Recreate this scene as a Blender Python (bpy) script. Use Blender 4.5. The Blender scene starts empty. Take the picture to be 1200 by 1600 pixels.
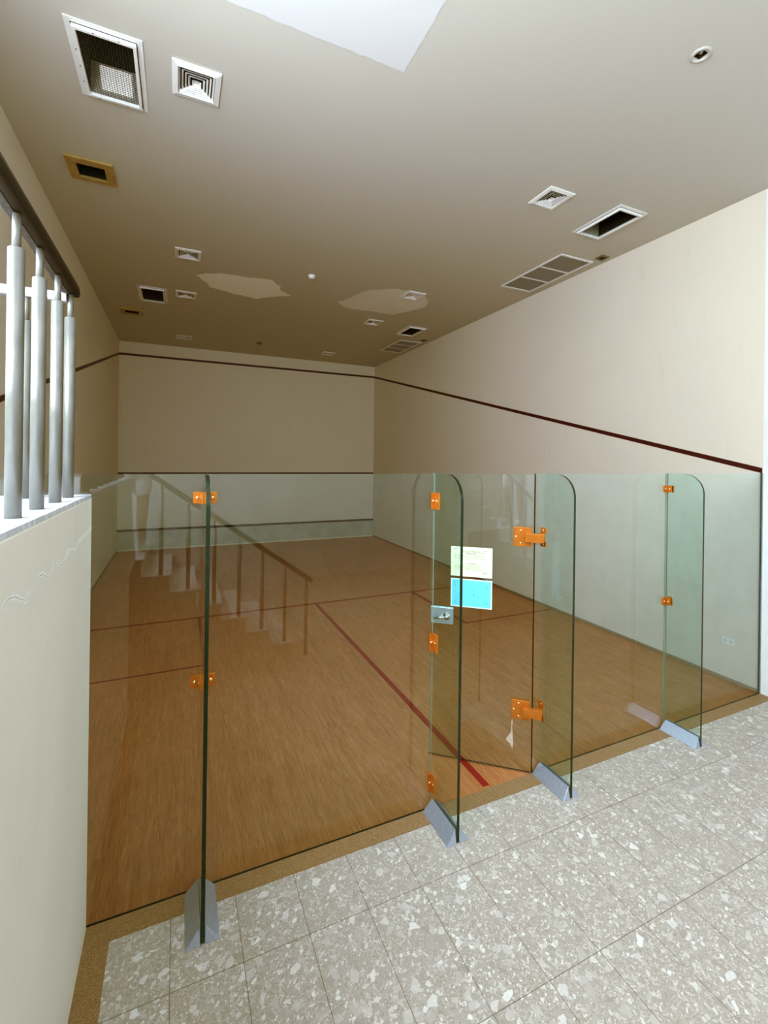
import bpy, bmesh, math, random
from mathutils import Vector, Matrix
random.seed(4)
sc = bpy.context.scene
col = sc.collection
PI = math.pi

# ------------------------------------------------------------------ materials
def new_mat(name):
    m = bpy.data.materials.new(name); m.use_nodes = True
    nt = m.node_tree
    return m, nt, nt.nodes['Principled BSDF']

def N(nt, typ, **kw):
    n = nt.nodes.new(typ)
    for k, v in kw.items():
        if k in n.inputs: n.inputs[k].default_value = v
        else: setattr(n, k, v)
    return n

def ramp(nt, fac, stops, interp='LINEAR'):
    r = nt.nodes.new('ShaderNodeValToRGB'); r.color_ramp.interpolation = interp
    e = r.color_ramp.elements
    while len(e) < len(stops): e.new(0.5)
    for i, (p, c) in enumerate(stops):
        e[i].position = p; e[i].color = (*c, 1) if len(c) == 3 else c
    nt.links.new(fac, r.inputs[0]); return r.outputs[0]

def mixc(nt, fac, a, b, mode='MIX'):
    n = nt.nodes.new('ShaderNodeMix'); n.data_type = 'RGBA'; n.blend_type = mode
    for sock, v in ((n.inputs[0], fac), (n.inputs[6], a), (n.inputs[7], b)):
        if hasattr(v, 'is_linked') or hasattr(v, 'links'): nt.links.new(v, sock)
        elif isinstance(v, (int, float)): sock.default_value = v
        else: sock.default_value = (*v, 1)
    return n.outputs[2]

def math_n(nt, op, a, b=None, c=None):
    n = nt.nodes.new('ShaderNodeMath'); n.operation = op
    for i, v in enumerate((a, b, c)):
        if v is None: continue
        if isinstance(v, (int, float)): n.inputs[i].default_value = v
        else: nt.links.new(v, n.inputs[i])
    return n.outputs[0]

def obj_coord(nt, scale=(1, 1, 1), loc=(0, 0, 0), kind='Object'):
    tc = nt.nodes.new('ShaderNodeTexCoord'); mp = nt.nodes.new('ShaderNodeMapping')
    mp.inputs['Scale'].default_value = scale; mp.inputs['Location'].default_value = loc
    nt.links.new(tc.outputs[kind], mp.inputs[0]); return mp.outputs[0]

def noise(nt, vec, scale, detail=4, rough=.5, dist=0):
    n = nt.nodes.new('ShaderNodeTexNoise')
    n.inputs['Scale'].default_value = scale; n.inputs['Detail'].default_value = detail
    n.inputs['Roughness'].default_value = rough; n.inputs['Distortion'].default_value = dist
    nt.links.new(vec, n.inputs['Vector']); return n

def bump(nt, b, height, strength, distance):
    n = nt.nodes.new('ShaderNodeBump'); n.inputs['Strength'].default_value = strength
    n.inputs['Distance'].default_value = distance
    nt.links.new(height, n.inputs['Height']); nt.links.new(n.outputs[0], b.inputs['Normal'])

def simple(name, c, rough=.5, metal=0, var=.06, scale=30, bumpd=0):
    m, nt, b = new_mat(name)
    v = obj_coord(nt); nz = noise(nt, v, scale)
    lo = tuple(x * (1 - var) for x in c); hi = tuple(min(1, x * (1 + var)) for x in c)
    nt.links.new(ramp(nt, nz.outputs[0], [(.3, lo), (.7, hi)]), b.inputs['Base Color'])
    b.inputs['Roughness'].default_value = rough; b.inputs['Metallic'].default_value = metal
    if bumpd: bump(nt, b, nz.outputs[0], .5, bumpd)
    return m

def plaster(name, c, stain=(.55, .50, .42), amt=.12, marks=.35, bump_s=.25):
    m, nt, b = new_mat(name)
    v = obj_coord(nt)
    big = noise(nt, v, .8, 5, .6, .4); fine = noise(nt, v, 90, 3)
    strk = noise(nt, obj_coord(nt, (3, 3, .35)), 4, 6, .65, .2)
    c1 = mixc(nt, ramp(nt, big.outputs[0], [(.42, (0, 0, 0)), (.75, (amt,) * 3)]), c, stain)
    c2 = mixc(nt, ramp(nt, strk.outputs[0], [(.58, (0, 0, 0)), (.8, (marks,) * 3)]), c1, tuple(x * .82 for x in c))
    nt.links.new(c2, b.inputs['Base Color'])
    b.inputs['Roughness'].default_value = .62
    bump(nt, b, fine.outputs[0], bump_s, .002)
    return m

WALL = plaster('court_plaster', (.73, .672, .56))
WALL2 = plaster('lobby_plaster', (.80, .80, .79))
PARA = plaster('parapet_plaster', (.84, .80, .68), marks=.45, amt=.2)
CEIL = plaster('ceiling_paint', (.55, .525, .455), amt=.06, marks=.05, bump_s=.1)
PATCHW = plaster('white_ceiling_paint', (.66, .645, .64), amt=.02, marks=.03, bump_s=.1)
PATCHF = plaster('filler_coat', (.95, .90, .80), amt=.05, marks=.1)
PATCHG = plaster('thin_filler_coat', (.80, .78, .71), amt=.3, marks=.3)
LINE = simple('maroon_line_paint', (.055, .003, .009), .45)
LINEF = simple('red_floor_tape', (.30, .003, .010), .45, var=.15)
CREAM = simple('cream_strip_paint', (.72, .66, .50), .6)
CRACK = simple('crack_shadow', (.16, .15, .12), .9)
FILLER = simple('crack_filler', (.90, .90, .82), .8, bumpd=.002)
WHITE = simple('white_enamel', (.80, .79, .75), .35, var=.03)
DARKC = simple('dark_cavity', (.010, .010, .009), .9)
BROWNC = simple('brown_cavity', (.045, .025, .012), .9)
GREYC = simple('duct_grey', (.75, .72, .64), .7)
GREYD = simple('dull_grey_housing', (.30, .31, .26), .7)
FILTER = simple('filter_grey', (.33, .31, .285), .9, var=.1, scale=200)
GOLD = simple('tan_brass_frame', (.44, .31, .13), .4, metal=.15, var=.1, scale=12)
PANEL = simple('diffuser_panel_added_glow', (.95, .95, .90), .6, var=.03)
PANEL.node_tree.nodes['Principled BSDF'].inputs['Emission Color'].default_value = (1, 1, .92, 1); PANEL.node_tree.nodes['Principled BSDF'].inputs['Emission Strength'].default_value = .45  # glow added so the unlit panel reads white inside the dark hatch
WIRE = simple('wire_mesh_grey', (.07, .07, .065), .5, metal=.3)
WIREDARK = simple('black_gap', (.02, .02, .02), .8)
STEEL = simple('brushed_steel', (.50, .51, .52), .32, metal=.85, var=.1, scale=60)
ALU = simple('shoe_aluminium', (.50, .57, .66), .36, metal=.7, var=.08, scale=80)
ORANGE = simple('orange_anodised_metal', (.52, .17, .035), .32, metal=.35, var=.12, scale=25)
SCREW = simple('brass_screw', (.88, .62, .36), .22, metal=.9)
TUBE = simple('painted_baluster', (.19, .19, .165), .30, metal=.25, var=.10, scale=14)
RAILD = simple('dark_brown_rail', (.016, .010, .010), .5, var=.3, scale=10)
RAILU = simple('worn_rail_underside', (.07, .062, .06), .7, var=.45, scale=60)
RAILL = simple('pale_rail', (.36, .35, .37), .4, var=.06, scale=8)
BASEB = simple('brown_skirting', (.26, .17, .09), .5, var=.2)
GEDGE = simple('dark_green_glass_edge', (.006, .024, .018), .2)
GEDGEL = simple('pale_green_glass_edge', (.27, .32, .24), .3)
RUBBER = simple('black_seal', (.03, .035, .03), .5)
PAPERY = simple('pale_yellow_paper', (.92, .96, .66), .8, var=.02)
PAPERB = simple('cyan_paper', (.18, .74, .90), .8, var=.03)
PAPERW = simple('white_paper_border', (.80, .93, .95), .8, var=.02)
INK = simple('faded_ink', (.38, .40, .24), .8)
INKD = simple('dark_ink', (.10, .11, .07), .8)
INKB = simple('blue_ink', (.10, .50, .60), .8, var=.2)
SKIN = simple('skin', (.55, .33, .23), .5)
SHIRT = simple('pink_grey_shirt', (.62, .52, .48), .9)
SHORTS = simple('white_shorts', (.85, .85, .85), .9)
HAIR = simple('black_hair', (.015, .012, .010), .6)
SHOE = simple('grey_shoe', (.35, .34, .33), .7)
PHONE = simple('black_phone', (.02, .02, .02), .2)

def glass_mat(name, tint):
    m = bpy.data.materials.new(name); m.use_nodes = True; nt = m.node_tree
    nt.nodes.clear()
    out = nt.nodes.new('ShaderNodeOutputMaterial')
    g = nt.nodes.new('ShaderNodeNewGeometry')
    dp = nt.nodes.new('ShaderNodeVectorMath'); dp.operation = 'DOT_PRODUCT'
    nt.links.new(g.outputs['Incoming'], dp.inputs[0]); nt.links.new(g.outputs['Normal'], dp.inputs[1])
    c = math_n(nt, 'ABSOLUTE', dp.outputs['Value'])
    k = math_n(nt, 'POWER', math_n(nt, 'SUBTRACT', 1.0, c), 5)
    fr = math_n(nt, 'MULTIPLY_ADD', k, .95, .046)
    v = obj_coord(nt); dust = noise(nt, v, 3, 6, .7)
    tr = nt.nodes.new('ShaderNodeBsdfTransparent')
    nt.links.new(ramp(nt, dust.outputs[0], [(.35, tint), (.75, tuple(x * .96 for x in tint))]), tr.inputs[0])
    gl = nt.nodes.new('ShaderNodeBsdfGlossy'); gl.inputs['Roughness'].default_value = 0.0
    gl.inputs[0].default_value = (1, 1, 1, 1)
    mx = nt.nodes.new('ShaderNodeMixShader')
    nt.links.new(fr, mx.inputs[0]); nt.links.new(tr.outputs[0], mx.inputs[1]); nt.links.new(gl.outputs[0], mx.inputs[2])
    nt.links.new(mx.outputs[0], out.inputs[0]); return m
GLASS = glass_mat('green_tinted_glass', (.922, .985, .975))
GLASSF = glass_mat('green_fin_glass', (.915, .99, .97))

def wood_floor():
    m, nt, b = new_mat('maple_strip_floor')
    v = obj_coord(nt)
    sep = nt.nodes.new('ShaderNodeSeparateXYZ'); nt.links.new(v, sep.inputs[0])
    br = nt.nodes.new('ShaderNodeTexBrick')
    br.offset = .37; br.offset_frequency = 3
    br.inputs['Scale'].default_value = 1; br.inputs['Brick Width'].default_value = 1.1
    br.inputs['Row Height'].default_value = .058; br.inputs['Mortar Size'].default_value = .0006
    br.inputs['Mortar Smooth'].default_value = .1; br.inputs['Bias'].default_value = 0
    br.inputs['Color1'].default_value = (0, 0, 0, 1); br.inputs['Color2'].default_value = (1, 1, 1, 1)
    br.inputs['Mortar'].default_value = (0, 0, 0, 1)
    rot = nt.nodes.new('ShaderNodeMapping'); rot.inputs['Rotation'].default_value = (0, 0, PI / 2)
    nt.links.new(v, rot.inputs[0]); nt.links.new(rot.outputs[0], br.inputs['Vector'])
    comb = nt.nodes.new('ShaderNodeVectorMath'); comb.operation = 'MULTIPLY_ADD'
    nt.links.new(br.outputs['Color'], comb.inputs[0]); comb.inputs[1].default_value = (7, 13, 5)
    mp = obj_coord(nt, (28, 2.0, 1)); nt.links.new(mp, comb.inputs[2])
    gr = noise(nt, comb.outputs[0], 1.6, 7, .62, .9)
    gr2 = noise(nt, obj_coord(nt, (90, 5, 1)), 1.3, 5, .6, .3)
    base = ramp(nt, gr.outputs[0], [(.28, (.40, .162, .072)), (.5, (.55, .236, .122)), (.72, (.67, .325, .185))])
    c = mixc(nt, ramp(nt, gr2.outputs[0], [(.35, (.35,) * 3), (.62, (0, 0, 0))]), base, (.22, .08, .028))
    c = mixc(nt, math_n(nt, 'MULTIPLY', br.outputs['Color'], .22), c, (.70, .31, .15))
    big = noise(nt, v, .7, 4, .6)
    c = mixc(nt, ramp(nt, big.outputs[0], [(.4, (0, 0, 0)), (.75, (.3,) * 3)]), c, (.36, .15, .055))
    fleck = noise(nt, obj_coord(nt, (150, 14, 1)), 1.0, 3, .6, .6)
    c = mixc(nt, ramp(nt, fleck.outputs[0], [(.30, (.5,) * 3), (.44, (0, 0, 0))]), c, (.20, .07, .022))
    c = mixc(nt, math_n(nt, 'MULTIPLY', br.outputs['Fac'], .35), c, (.08, .035, .015))
    nt.links.new(c, b.inputs['Base Color'])
    nt.links.new(ramp(nt, gr2.outputs[0], [(.3, (.36,) * 3), (.7, (.52,) * 3)]), b.inputs['Roughness'])
    b.inputs['Specular IOR Level'].default_value = .35
    bump(nt, b, gr2.outputs[0], .15, .001)
    return m
WOOD = wood_floor()

def terrazzo():
    m, nt, b = new_mat('terrazzo_tiles')
    v = obj_coord(nt)
    wob = noise(nt, v, 22, 3)
    add = nt.nodes.new('ShaderNodeVectorMath'); add.operation = 'MULTIPLY_ADD'
    nt.links.new(wob.outputs['Color'], add.inputs[0]); add.inputs[1].default_value = (.030, .030, 0)
    nt.links.new(v, add.inputs[2]); vv = add.outputs[0]
    def vor(scale, feat):
        n = nt.nodes.new('ShaderNodeTexVoronoi'); n.feature = feat; n.voronoi_dimensions = '2D'
        n.inputs['Scale'].default_value = scale; nt.links.new(vv, n.inputs['Vector']); return n
    ground = ramp(nt, noise(nt, v, 130, 4, .6).outputs[0], [(.35, (.34, .295, .235)), (.65, (.55, .495, .42))])
    c = ground
    for scale, thr, edge in ((110, .45, .10), (55, .60, .10), (27, .80, .07)):
        f = vor(scale, 'F1'); e = vor(scale, 'DISTANCE_TO_EDGE')
        s = nt.nodes.new('ShaderNodeSeparateColor'); nt.links.new(f.outputs['Color'], s.inputs[0])
        inside = math_n(nt, 'GREATER_THAN', e.outputs['Distance'], edge)
        pick = math_n(nt, 'GREATER_THAN', s.outputs[0], thr)
        chip = ramp(nt, s.outputs[1], [(0, (.36, .32, .26)), (.4, (.48, .44, .38)), (.75, (.63, .60, .54)), (1, (.88, .865, .82))])
        c = mixc(nt, math_n(nt, 'MULTIPLY', math_n(nt, 'MULTIPLY', inside, pick), .75), c, chip)
    big = noise(nt, v, 1.3, 4, .6)
    c = mixc(nt, ramp(nt, big.outputs[0], [(.4, (0, 0, 0)), (.8, (.3,) * 3)]), c, (.46, .42, .36))
    # joints on a .295 x .60 grid
    sep = nt.nodes.new('ShaderNodeSeparateXYZ'); nt.links.new(v, sep.inputs[0])
    def joint(o, off, per, w):
        t = math_n(nt, 'PINGPONG', math_n(nt, 'ADD', o, off), per / 2)
        return math_n(nt, 'LESS_THAN', t, w)
    jx = joint(sep.outputs[0], -1.257 + .295 * 20, .295, .0016)
    jy = joint(sep.outputs[1], .45 + .6 * 20,   .6, .0017)
    j = math_n(nt, 'MAXIMUM', jx, jy)
    c = mixc(nt, math_n(nt, 'MULTIPLY', j, .75), c, (.12, .09, .06))
    nt.links.new(c, b.inputs['Base Color'])
    b.inputs['Roughness'].default_value = .33; b.inputs['Specular IOR Level'].default_value = .4
    return m
TERR = terrazzo()

def kerb_mat():
    m, nt, b = new_mat('brown_terrazzo_border')
    v = obj_coord(nt)
    vo = nt.nodes.new('ShaderNodeTexVoronoi'); vo.inputs['Scale'].default_value = 330; nt.links.new(v, vo.inputs['Vector'])
    s = nt.nodes.new('ShaderNodeSeparateColor'); nt.links.new(vo.outputs['Color'], s.inputs[0])
    c = ramp(nt, s.outputs[0], [(0, (.24, .145, .075)), (.6, (.31, .195, .11)), (1, (.42, .29, .19))])
    nt.links.new(c, b.inputs['Base Color']); b.inputs['Roughness'].default_value = .45
    return m
KERB = kerb_mat()

def marble():
    m, nt, b = new_mat('white_marble_slab')
    v = obj_coord(nt); n = noise(nt, obj_coord(nt, (1, 3, 1)), 5, 8, .65, 1.5)
    nt.links.new(ramp(nt, n.outputs[0], [(.38, (.80, .82, .84)), (.5, (.62, .65, .69)), (.56, (.84, .85, .86))]), b.inputs['Base Color'])
    b.inputs['Roughness'].default_value = .25; return m
MARBLE = marble()

def tin_mat():
    m, nt, b = new_mat('grey_tin_sheet')
    v = obj_coord(nt); n = noise(nt, v, 3, 6, .6); w = noise(nt, obj_coord(nt, (1, 1, 8)), 14, 4)
    c = ramp(nt, n.outputs[0], [(.3, (.40, .40, .33)), (.7, (.56, .55, .46))])
    c = mixc(nt, ramp(nt, w.outputs[0], [(.62, (0, 0, 0)), (.75, (.4,) * 3)]), c, (.16, .15, .12))
    nt.links.new(c, b.inputs['Base Color']); b.inputs['Roughness'].default_value = .5; return m
TIN = tin_mat()

# ------------------------------------------------------------------ mesh helpers
def bx(bm, a, b, M=None, mi=0):
    (x0, y0, z0), (x1, y1, z1) = a, b
    vs = [bm.verts.new(Vector(p)) for p in ((x0,y0,z0),(x1,y0,z0),(x1,y1,z0),(x0,y1,z0),(x0,y0,z1),(x1,y0,z1),(x1,y1,z1),(x0,y1,z1))]
    if M: 
        for v in vs: v.co = M @ v.co
    fs = []
    for f in ((3,2,1,0),(4,5,6,7),(0,1,5,4),(1,2,6,5),(2,3,7,6),(3,0,4,7)):
        fc = bm.faces.new([vs[i] for i in f]); fc.material_index = mi; fs.append(fc)
    return fs

def tube(bm, p0, p1, r0, r1=None, seg=20, cap=True, mi=0):
    r1 = r0 if r1 is None else r1
    p0, p1 = Vector(p0), Vector(p1); d = (p1 - p0).normalized()
    q = d.to_track_quat('Z', 'Y'); rings = []
    for p, r in ((p0, r0), (p1, r1)):
        rings.append([bm.verts.new(p + q @ Vector((r * math.cos(2*PI*i/seg), r * math.sin(2*PI*i/seg), 0))) for i in range(seg)])
    for i in range(seg):
        f = bm.faces.new((rings[0][i], rings[0][(i+1) % seg], rings[1][(i+1) % seg], rings[1][i])); f.smooth = True; f.material_index = mi
    if cap:
        bm.faces.new(rings[0][::-1]).material_index = mi; bm.faces.new(rings[1]).material_index = mi

def lathe(bm, prof, c=(0, 0, 0), seg=28, mi=0, M=None):
    """prof: (r, z) list"""
    rings = []
    for r, z in prof:
        if r < 1e-6: rings.append([bm.verts.new(Vector((c[0], c[1], c[2] + z)))])
        else: rings.append([bm.verts.new(Vector((c[0] + r*math.cos(2*PI*i/seg), c[1] + r*math.sin(2*PI*i/seg), c[2] + z))) for i in range(seg)])
    if M:
        for rg in rings:
            for v in rg: v.co = M @ v.co
    for a, b in zip(rings, rings[1:]):
        for i in range(seg):
            j = (i + 1) % seg
            q = [a[i % len(a)], a[j % len(a)], b[j % len(b)], b[i % len(b)]]
            u = []
            for x in q:
                if x not in u: u.append(x)
            if len(u) > 2:
                f = bm.faces.new(u); f.smooth = True; f.material_index = mi

def prism(bm, poly, axis, a, b, mi=0, edge_mi=None):
    """poly of 2D pts extruded along axis between a and b"""
    def P(u, v, w): return {'x': (w, u, v), 'y': (u, w, v), 'z': (u, v, w)}[axis]
    A = [bm.verts.new(P(u, v, a)) for u, v in poly]; B = [bm.verts.new(P(u, v, b)) for u, v in poly]
    bm.faces.new(A).material_index = mi; bm.faces.new(B[::-1]).material_index = mi
    n = len(poly)
    for i in range(n):
        f = bm.faces.new((A[i], B[i], B[(i+1) % n], A[(i+1) % n]))
        f.material_index = mi if edge_mi is None else edge_mi(i) if callable(edge_mi) else edge_mi

def obj(name, bm, mats, parent=None, bevel=0, weight=True):
    bmesh.ops.recalc_face_normals(bm, faces=bm.faces[:])
    me = bpy.data.meshes.new(name); bm.to_mesh(me); bm.free()
    for m in (mats if isinstance(mats, (list, tuple)) else [mats]): me.materials.append(m)
    o = bpy.data.objects.new(name, me); col.objects.link(o)
    if parent: o.parent = parent
    if bevel:
        b = o.modifiers.new('bevel', 'BEVEL'); b.width = bevel; b.segments = 2; b.limit_method = 'ANGLE'
    return o

def BM(): return bmesh.new()
def boxes(name, lst, mats, parent=None, bevel=0):
    bm = BM()
    for a, b in lst: bx(bm, a, b)
    return obj(name, bm, mats, parent, bevel)

def tag(o, label=None, cat=None, group=None, kind=None):
    if label: o['label'] = label
    if cat: o['category'] = cat
    if group: o['group'] = group
    if kind: o['kind'] = kind
    return o
def struct(o, label=None, cat=None): return tag(o, label, cat, kind='structure')
def thing(name, label, cat, loc=(0, 0, 0), rotz=0, group=None):
    o = bpy.data.objects.new(name, None); o.empty_display_size = .1; col.objects.link(o)
    o.location = loc; o.rotation_euler = (0, 0, rotz)
    return tag(o, label, cat, group)
def dup(root, loc, rotz=None, label=None, group=None):
    r = root.copy(); col.objects.link(r); r.location = loc
    if rotz is not None: r.rotation_euler = (0, 0, rotz)
    if label: r['label'] = label
    if group: r['group'] = group
    for ch in list(root.children):
        c = ch.copy(); col.objects.link(c); c.parent = r
        for g in ch.children:
            d = g.copy(); col.objects.link(d); d.parent = c
    return r

# ------------------------------------------------------------------ dimensions
W, L, HC, YB = 6.4, 9.679, 4.871, -5.8      # court width, front wall, ceiling, lobby back wall
GH = 2.128                                   # glass height
PX = .898                                    # face of the landing wall
LZ = 2.033                                   # landing top
T = .15

# ------------------------------------------------------------------ floors
bm = BM(); bx(bm, (-T, -.006, -.12), (W + T, L + T, 0))
cf = struct(obj('court_floor', bm, WOOD), 'brown strip wood squash court floor marked with red lines', 'floor')
bm = BM(); bx(bm, (-T, YB - T, -.12), (W + T, -.0065, 0))
struct(obj('lobby_floor', bm, TERR), 'pale speckled terrazzo tile floor in front of the glass', 'floor')
LW = .05
sy, bd = 4.28, 2.71
zl = .0025
def fl(x0, y0, x1, y1):
    boxes('floor_marking', [((x0, y0, 0.0003), (x1, y1, zl))], LINEF, cf)
fl(0, sy - LW/2, W, sy + LW/2)
fl(3.2 - LW/2, .02, 3.2 + LW/2, sy - LW/2)
fl(1.56 - LW/2, bd, 1.56 + LW/2, sy - LW/2); fl(0, bd - LW/2, 1.56 + LW/2, bd)
fl(4.86 - LW/2, bd, 4.86 + LW/2, sy - LW/2); fl(4.86 - LW/2, bd - LW/2, W, bd)
# brown border strip along the glass and the landing wall
bm = BM()
bx(bm, (PX, -.115, .0004), (W, -.0065, .004)); bx(bm, (PX, -1.92, .0004), (PX + .105, -.115, .004))
struct(obj('trim_1', bm, KERB), 'brown border strip running along the foot of the glass', 'border')

# ------------------------------------------------------------------ walls
bm = BM(); bx(bm, (-T, L, 0), (W + T, L + T, HC))
wf = struct(obj('wall_front', bm, WALL), 'far plaster wall of the squash court with maroon lines', 'wall')
boxes('out_line', [((0, L - .003, 4.55), (W, L - .0002, 4.60))], LINE, wf)
boxes('service_line', [((0, L - .003, 1.785), (W, L - .0002, 1.83))], LINE, wf)
bm = BM(); bx(bm, (-T, YB, 0), (0, L, HC))
wl = struct(obj('wall_left', bm, WALL), 'long plaster side wall beyond the landing', 'wall')
def slope_line(name, x, x2, par):
    bm = BM(); h = .05
    prism(bm, [(0.0, 2.128), (L, 4.55), (L, 4.60), (0.0, 2.178)], 'x', x, x2); return obj(name, bm, LINE, par)
slope_line('out_line', .0002, .003, wl)
bm = BM(); bx(bm, (W, -.006, 0), (W + T, L, HC))
wr = struct(obj('wall_right', bm, WALL), 'long plaster side wall of the court with a sloping maroon line', 'wall')
slope_line('out_line', W - .003, W - .0002, wr)
bm = BM(); bx(bm, (W, YB, 0), (W + T, -.006, HC))
struct(obj('wall_right_lobby', bm, WALL2), 'bright white wall outside the glass', 'wall')
bm = BM(); bx(bm, (W - .012, .01, .0005), (W, L - .05, .035)); struct(obj('baseboard_right', bm, BASEB, bevel=.002))
bm = BM(); bx(bm, (0, .01, .0005), (.012, L - .05, .03)); struct(obj('baseboard_left', bm, BASEB, bevel=.002))

# tin board
t = thing('tin_board', 'low grey metal tin board with maroon top strip across the far wall', 'tin board', (0, L, 0))
boxes('board', [((0.001, -.03, .036), (W - .001, -.0005, .452))], TIN, t)
boxes('top_strip', [((0.001, -.036, .452), (W - .001, -.0005, .502))], LINE, t, .003)
boxes('bottom_strip', [((0.001, -.042, .0005), (W - .001, -.0005, .036))], CREAM, t, .002)

# ------------------------------------------------------------------ ceiling with openings
holes = []
DIFF = [(1.195 + .155, .855 + .16), (1.35, 4.04), (1.35, 5.69), (1.35, 8.65), (4.66, 1.01), (4.69, 4.06), (4.68, 5.69), (4.68, 8.65)]
for x, y in DIFF: holes.append((x - .125, y - .13, x + .125, y + .13, .06))
H1 = (.650, .860, .965, 1.415); H2 = (.700, 5.62, 1.010, 6.24); H3 = (5.43, .835, 5.735, 1.365); H4 = (5.46, 5.63, 5.77, 6.17)
G1 = (.386, 2.413, .611, 2.634); G2 = (.345, 7.0, .570, 7.22)
R1 = (5.715, 1.92, 6.215, 3.07); R2 = (5.745, 6.66, 6.225, 7.70)
holes += [(*h, .5) for h in (H1, H2, H3, H4)] + [(*h, .3) for h in (G1, G2)] + [(*h, .04) for h in (R1, R2)]
DL = (4.322, -.648)
holes.append((DL[0] - .028, DL[1] - .028, DL[0] + .028, DL[1] + .028, .1))
xs = sorted({-T, W + T} | {h[0] for h in holes} | {h[2] for h in holes})
ys = sorted({YB - T, L + T} | {h[1] for h in holes} | {h[3] for h in holes})
bm = BM(); vv = {}
def gv(x, y, z):
    k = (round(x, 5), round(y, 5), z)
    if k not in vv: vv[k] = bm.verts.new(k)
    return vv[k]
for i in range(len(xs) - 1):
    for j in range(len(ys) - 1):
        cx, cy = (xs[i] + xs[i+1]) / 2, (ys[j] + ys[j+1]) / 2
        if any(h[0] < cx < h[2] and h[1] < cy < h[3] for h in holes): continue
        bm.faces.new((gv(xs[i], ys[j], HC), gv(xs[i], ys[j+1], HC), gv(xs[i+1], ys[j+1], HC), gv(xs[i+1], ys[j], HC)))
bm.normal_update()
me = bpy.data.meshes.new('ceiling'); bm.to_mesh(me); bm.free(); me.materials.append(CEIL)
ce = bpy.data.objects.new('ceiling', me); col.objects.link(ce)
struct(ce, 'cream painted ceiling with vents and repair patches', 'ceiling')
# the slab above it keeps daylight out of the openings
bm = BM(); bx(bm, (-T, YB - T, HC + .62), (W + T, L + T, HC + .75)); struct(obj('ceiling_slab', bm, WALL2))
bm = BM()
for a, b in (((-T, YB - T), (W + T, YB)), ((-T, L), (W + T, L + T)), ((-T, YB), (0, L)), ((W, YB), (W + T, L))):
    bx(bm, (*a, HC + .002), (*b, HC + .62))
struct(obj('wall_plenum', bm, WALL2))

def blob(pts, z, name, mat, jag, depth=.0012):
    bm = BM(); out = []
    n = len(pts)
    for i in range(n):
        a, b = Vector(pts[i]), Vector(pts[(i+1) % n]); k = max(2, int((b - a).length / .04))
        for q in range(k):
            p = a.lerp(b, q / k); d = (b - a).normalized(); nn = Vector((-d.y, d.x))
            out.append(p + nn * random.uniform(-jag, jag))
    vs = [bm.verts.new((p.x, p.y, z - depth)) for p in out]
    f = bm.faces.new(vs); bmesh.ops.triangulate(bm, faces=[f])
    return obj(name, bm, mat, ce)
blob([(.45, .30), (2.640, .30), (2.650, -2.6), (.45, -2.6)], HC, 'repainted_patch', PATCHW, .006)
blob([(1.46,4.76),(1.60,4.60),(1.838,4.50),(2.1,4.50),(2.507,4.42),(2.60,4.60),(2.689,4.62),(2.70,4.80),(2.926,4.96),(2.80,5.05),(2.6,5.20),(2.419,5.38),(2.1,5.30),(1.801,5.21),(1.65,5.12),(1.62,4.95)], HC, 'filler_patch', PATCHF, .018)
blob([(3.70,4.95),(3.85,4.5),(3.95,4.15),(4.3,3.92),(4.832,3.95),(5.05,4.2),(5.154,4.474),(5.0,4.8),(4.786,5.136),(4.5,5.1),(4.156,5.14),(3.9,5.1)], HC, 'thin_filler_patch', PATCHG, .02)

# ------------------------------------------------------------------ ceiling fittings
def sq(bm, r, z): return [bm.verts.new((sx * r[0], sy_ * r[1], z)) for sx, sy_ in ((-1,-1),(1,-1),(1,1),(-1,1))]
def ring(bm, r0, z0, r1, z1, mi=0):
    a, b = sq(bm, r0, z0), sq(bm, r1, z1)
    for i in range(4):
        f = bm.faces.new((a[i], a[(i+1)%4], b[(i+1)%4], b[i])); f.material_index = mi
def make_diffuser():
    t = thing('air_diffuser', 'x', 'air vent', (0, 0, HC))
    bm = BM(); ring(bm, (.157, .162), -.0005, (.157, .162), -.010); ring(bm, (.157, .162), -.010, (.120, .125), -.018)
    ring(bm, (.120, .125), -.018, (.120, .125), .01)
    obj('frame', bm, WHITE, t)
    for k, r in enumerate((.108, .087, .066, .045)):
        bm = BM(); ring(bm, (r - .004, r - .001), .005, (r + .007, r + .010), -.010); ring(bm, (r - .002, r + .001), .0055, (r + .009, r + .012), -.0095)
        ring(bm, (r + .007, r + .010), -.010, (r + .009, r + .012), -.0095)
        obj('vane', bm, WHITE, t)
    bm = BM(); c0 = sq(bm, (.030, .033), -.012); c1 = sq(bm, (.014, .016), .006); bm.faces.new(c1)
    for i in range(4): bm.faces.new((c0[i], c0[(i+1)%4], c1[(i+1)%4], c1[i]))
    obj('core', bm, WHITE, t)
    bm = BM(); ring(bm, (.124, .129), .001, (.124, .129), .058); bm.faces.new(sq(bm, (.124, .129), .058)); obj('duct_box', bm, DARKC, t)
    return t
dl = ['large white square ceiling vent beside the mesh covered hatch', 'white square ceiling vent beyond the tan frame, nearer than the long filler patch',
      'small white ceiling vent beside the dark brown hatch and behind the long filler patch', 'tiny ceiling vent closest to the far wall, on the side of the landing',
      'white square ceiling vent nearest the wide ceiling hatch over the right wall', 'white square ceiling vent at the edge of the faint round filler patch',
      'small ceiling vent just behind the faint round filler patch', 'tiny ceiling vent closest to the far wall, above its right end']
d0 = make_diffuser()
for i, (x, y) in enumerate(DIFF):
    o = d0 if i == 0 else dup(d0, (x, y, HC)); o.location = (x, y, HC); o['label'] = dl[i]; o['group'] = 'square air vents in the court ceiling'

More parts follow.
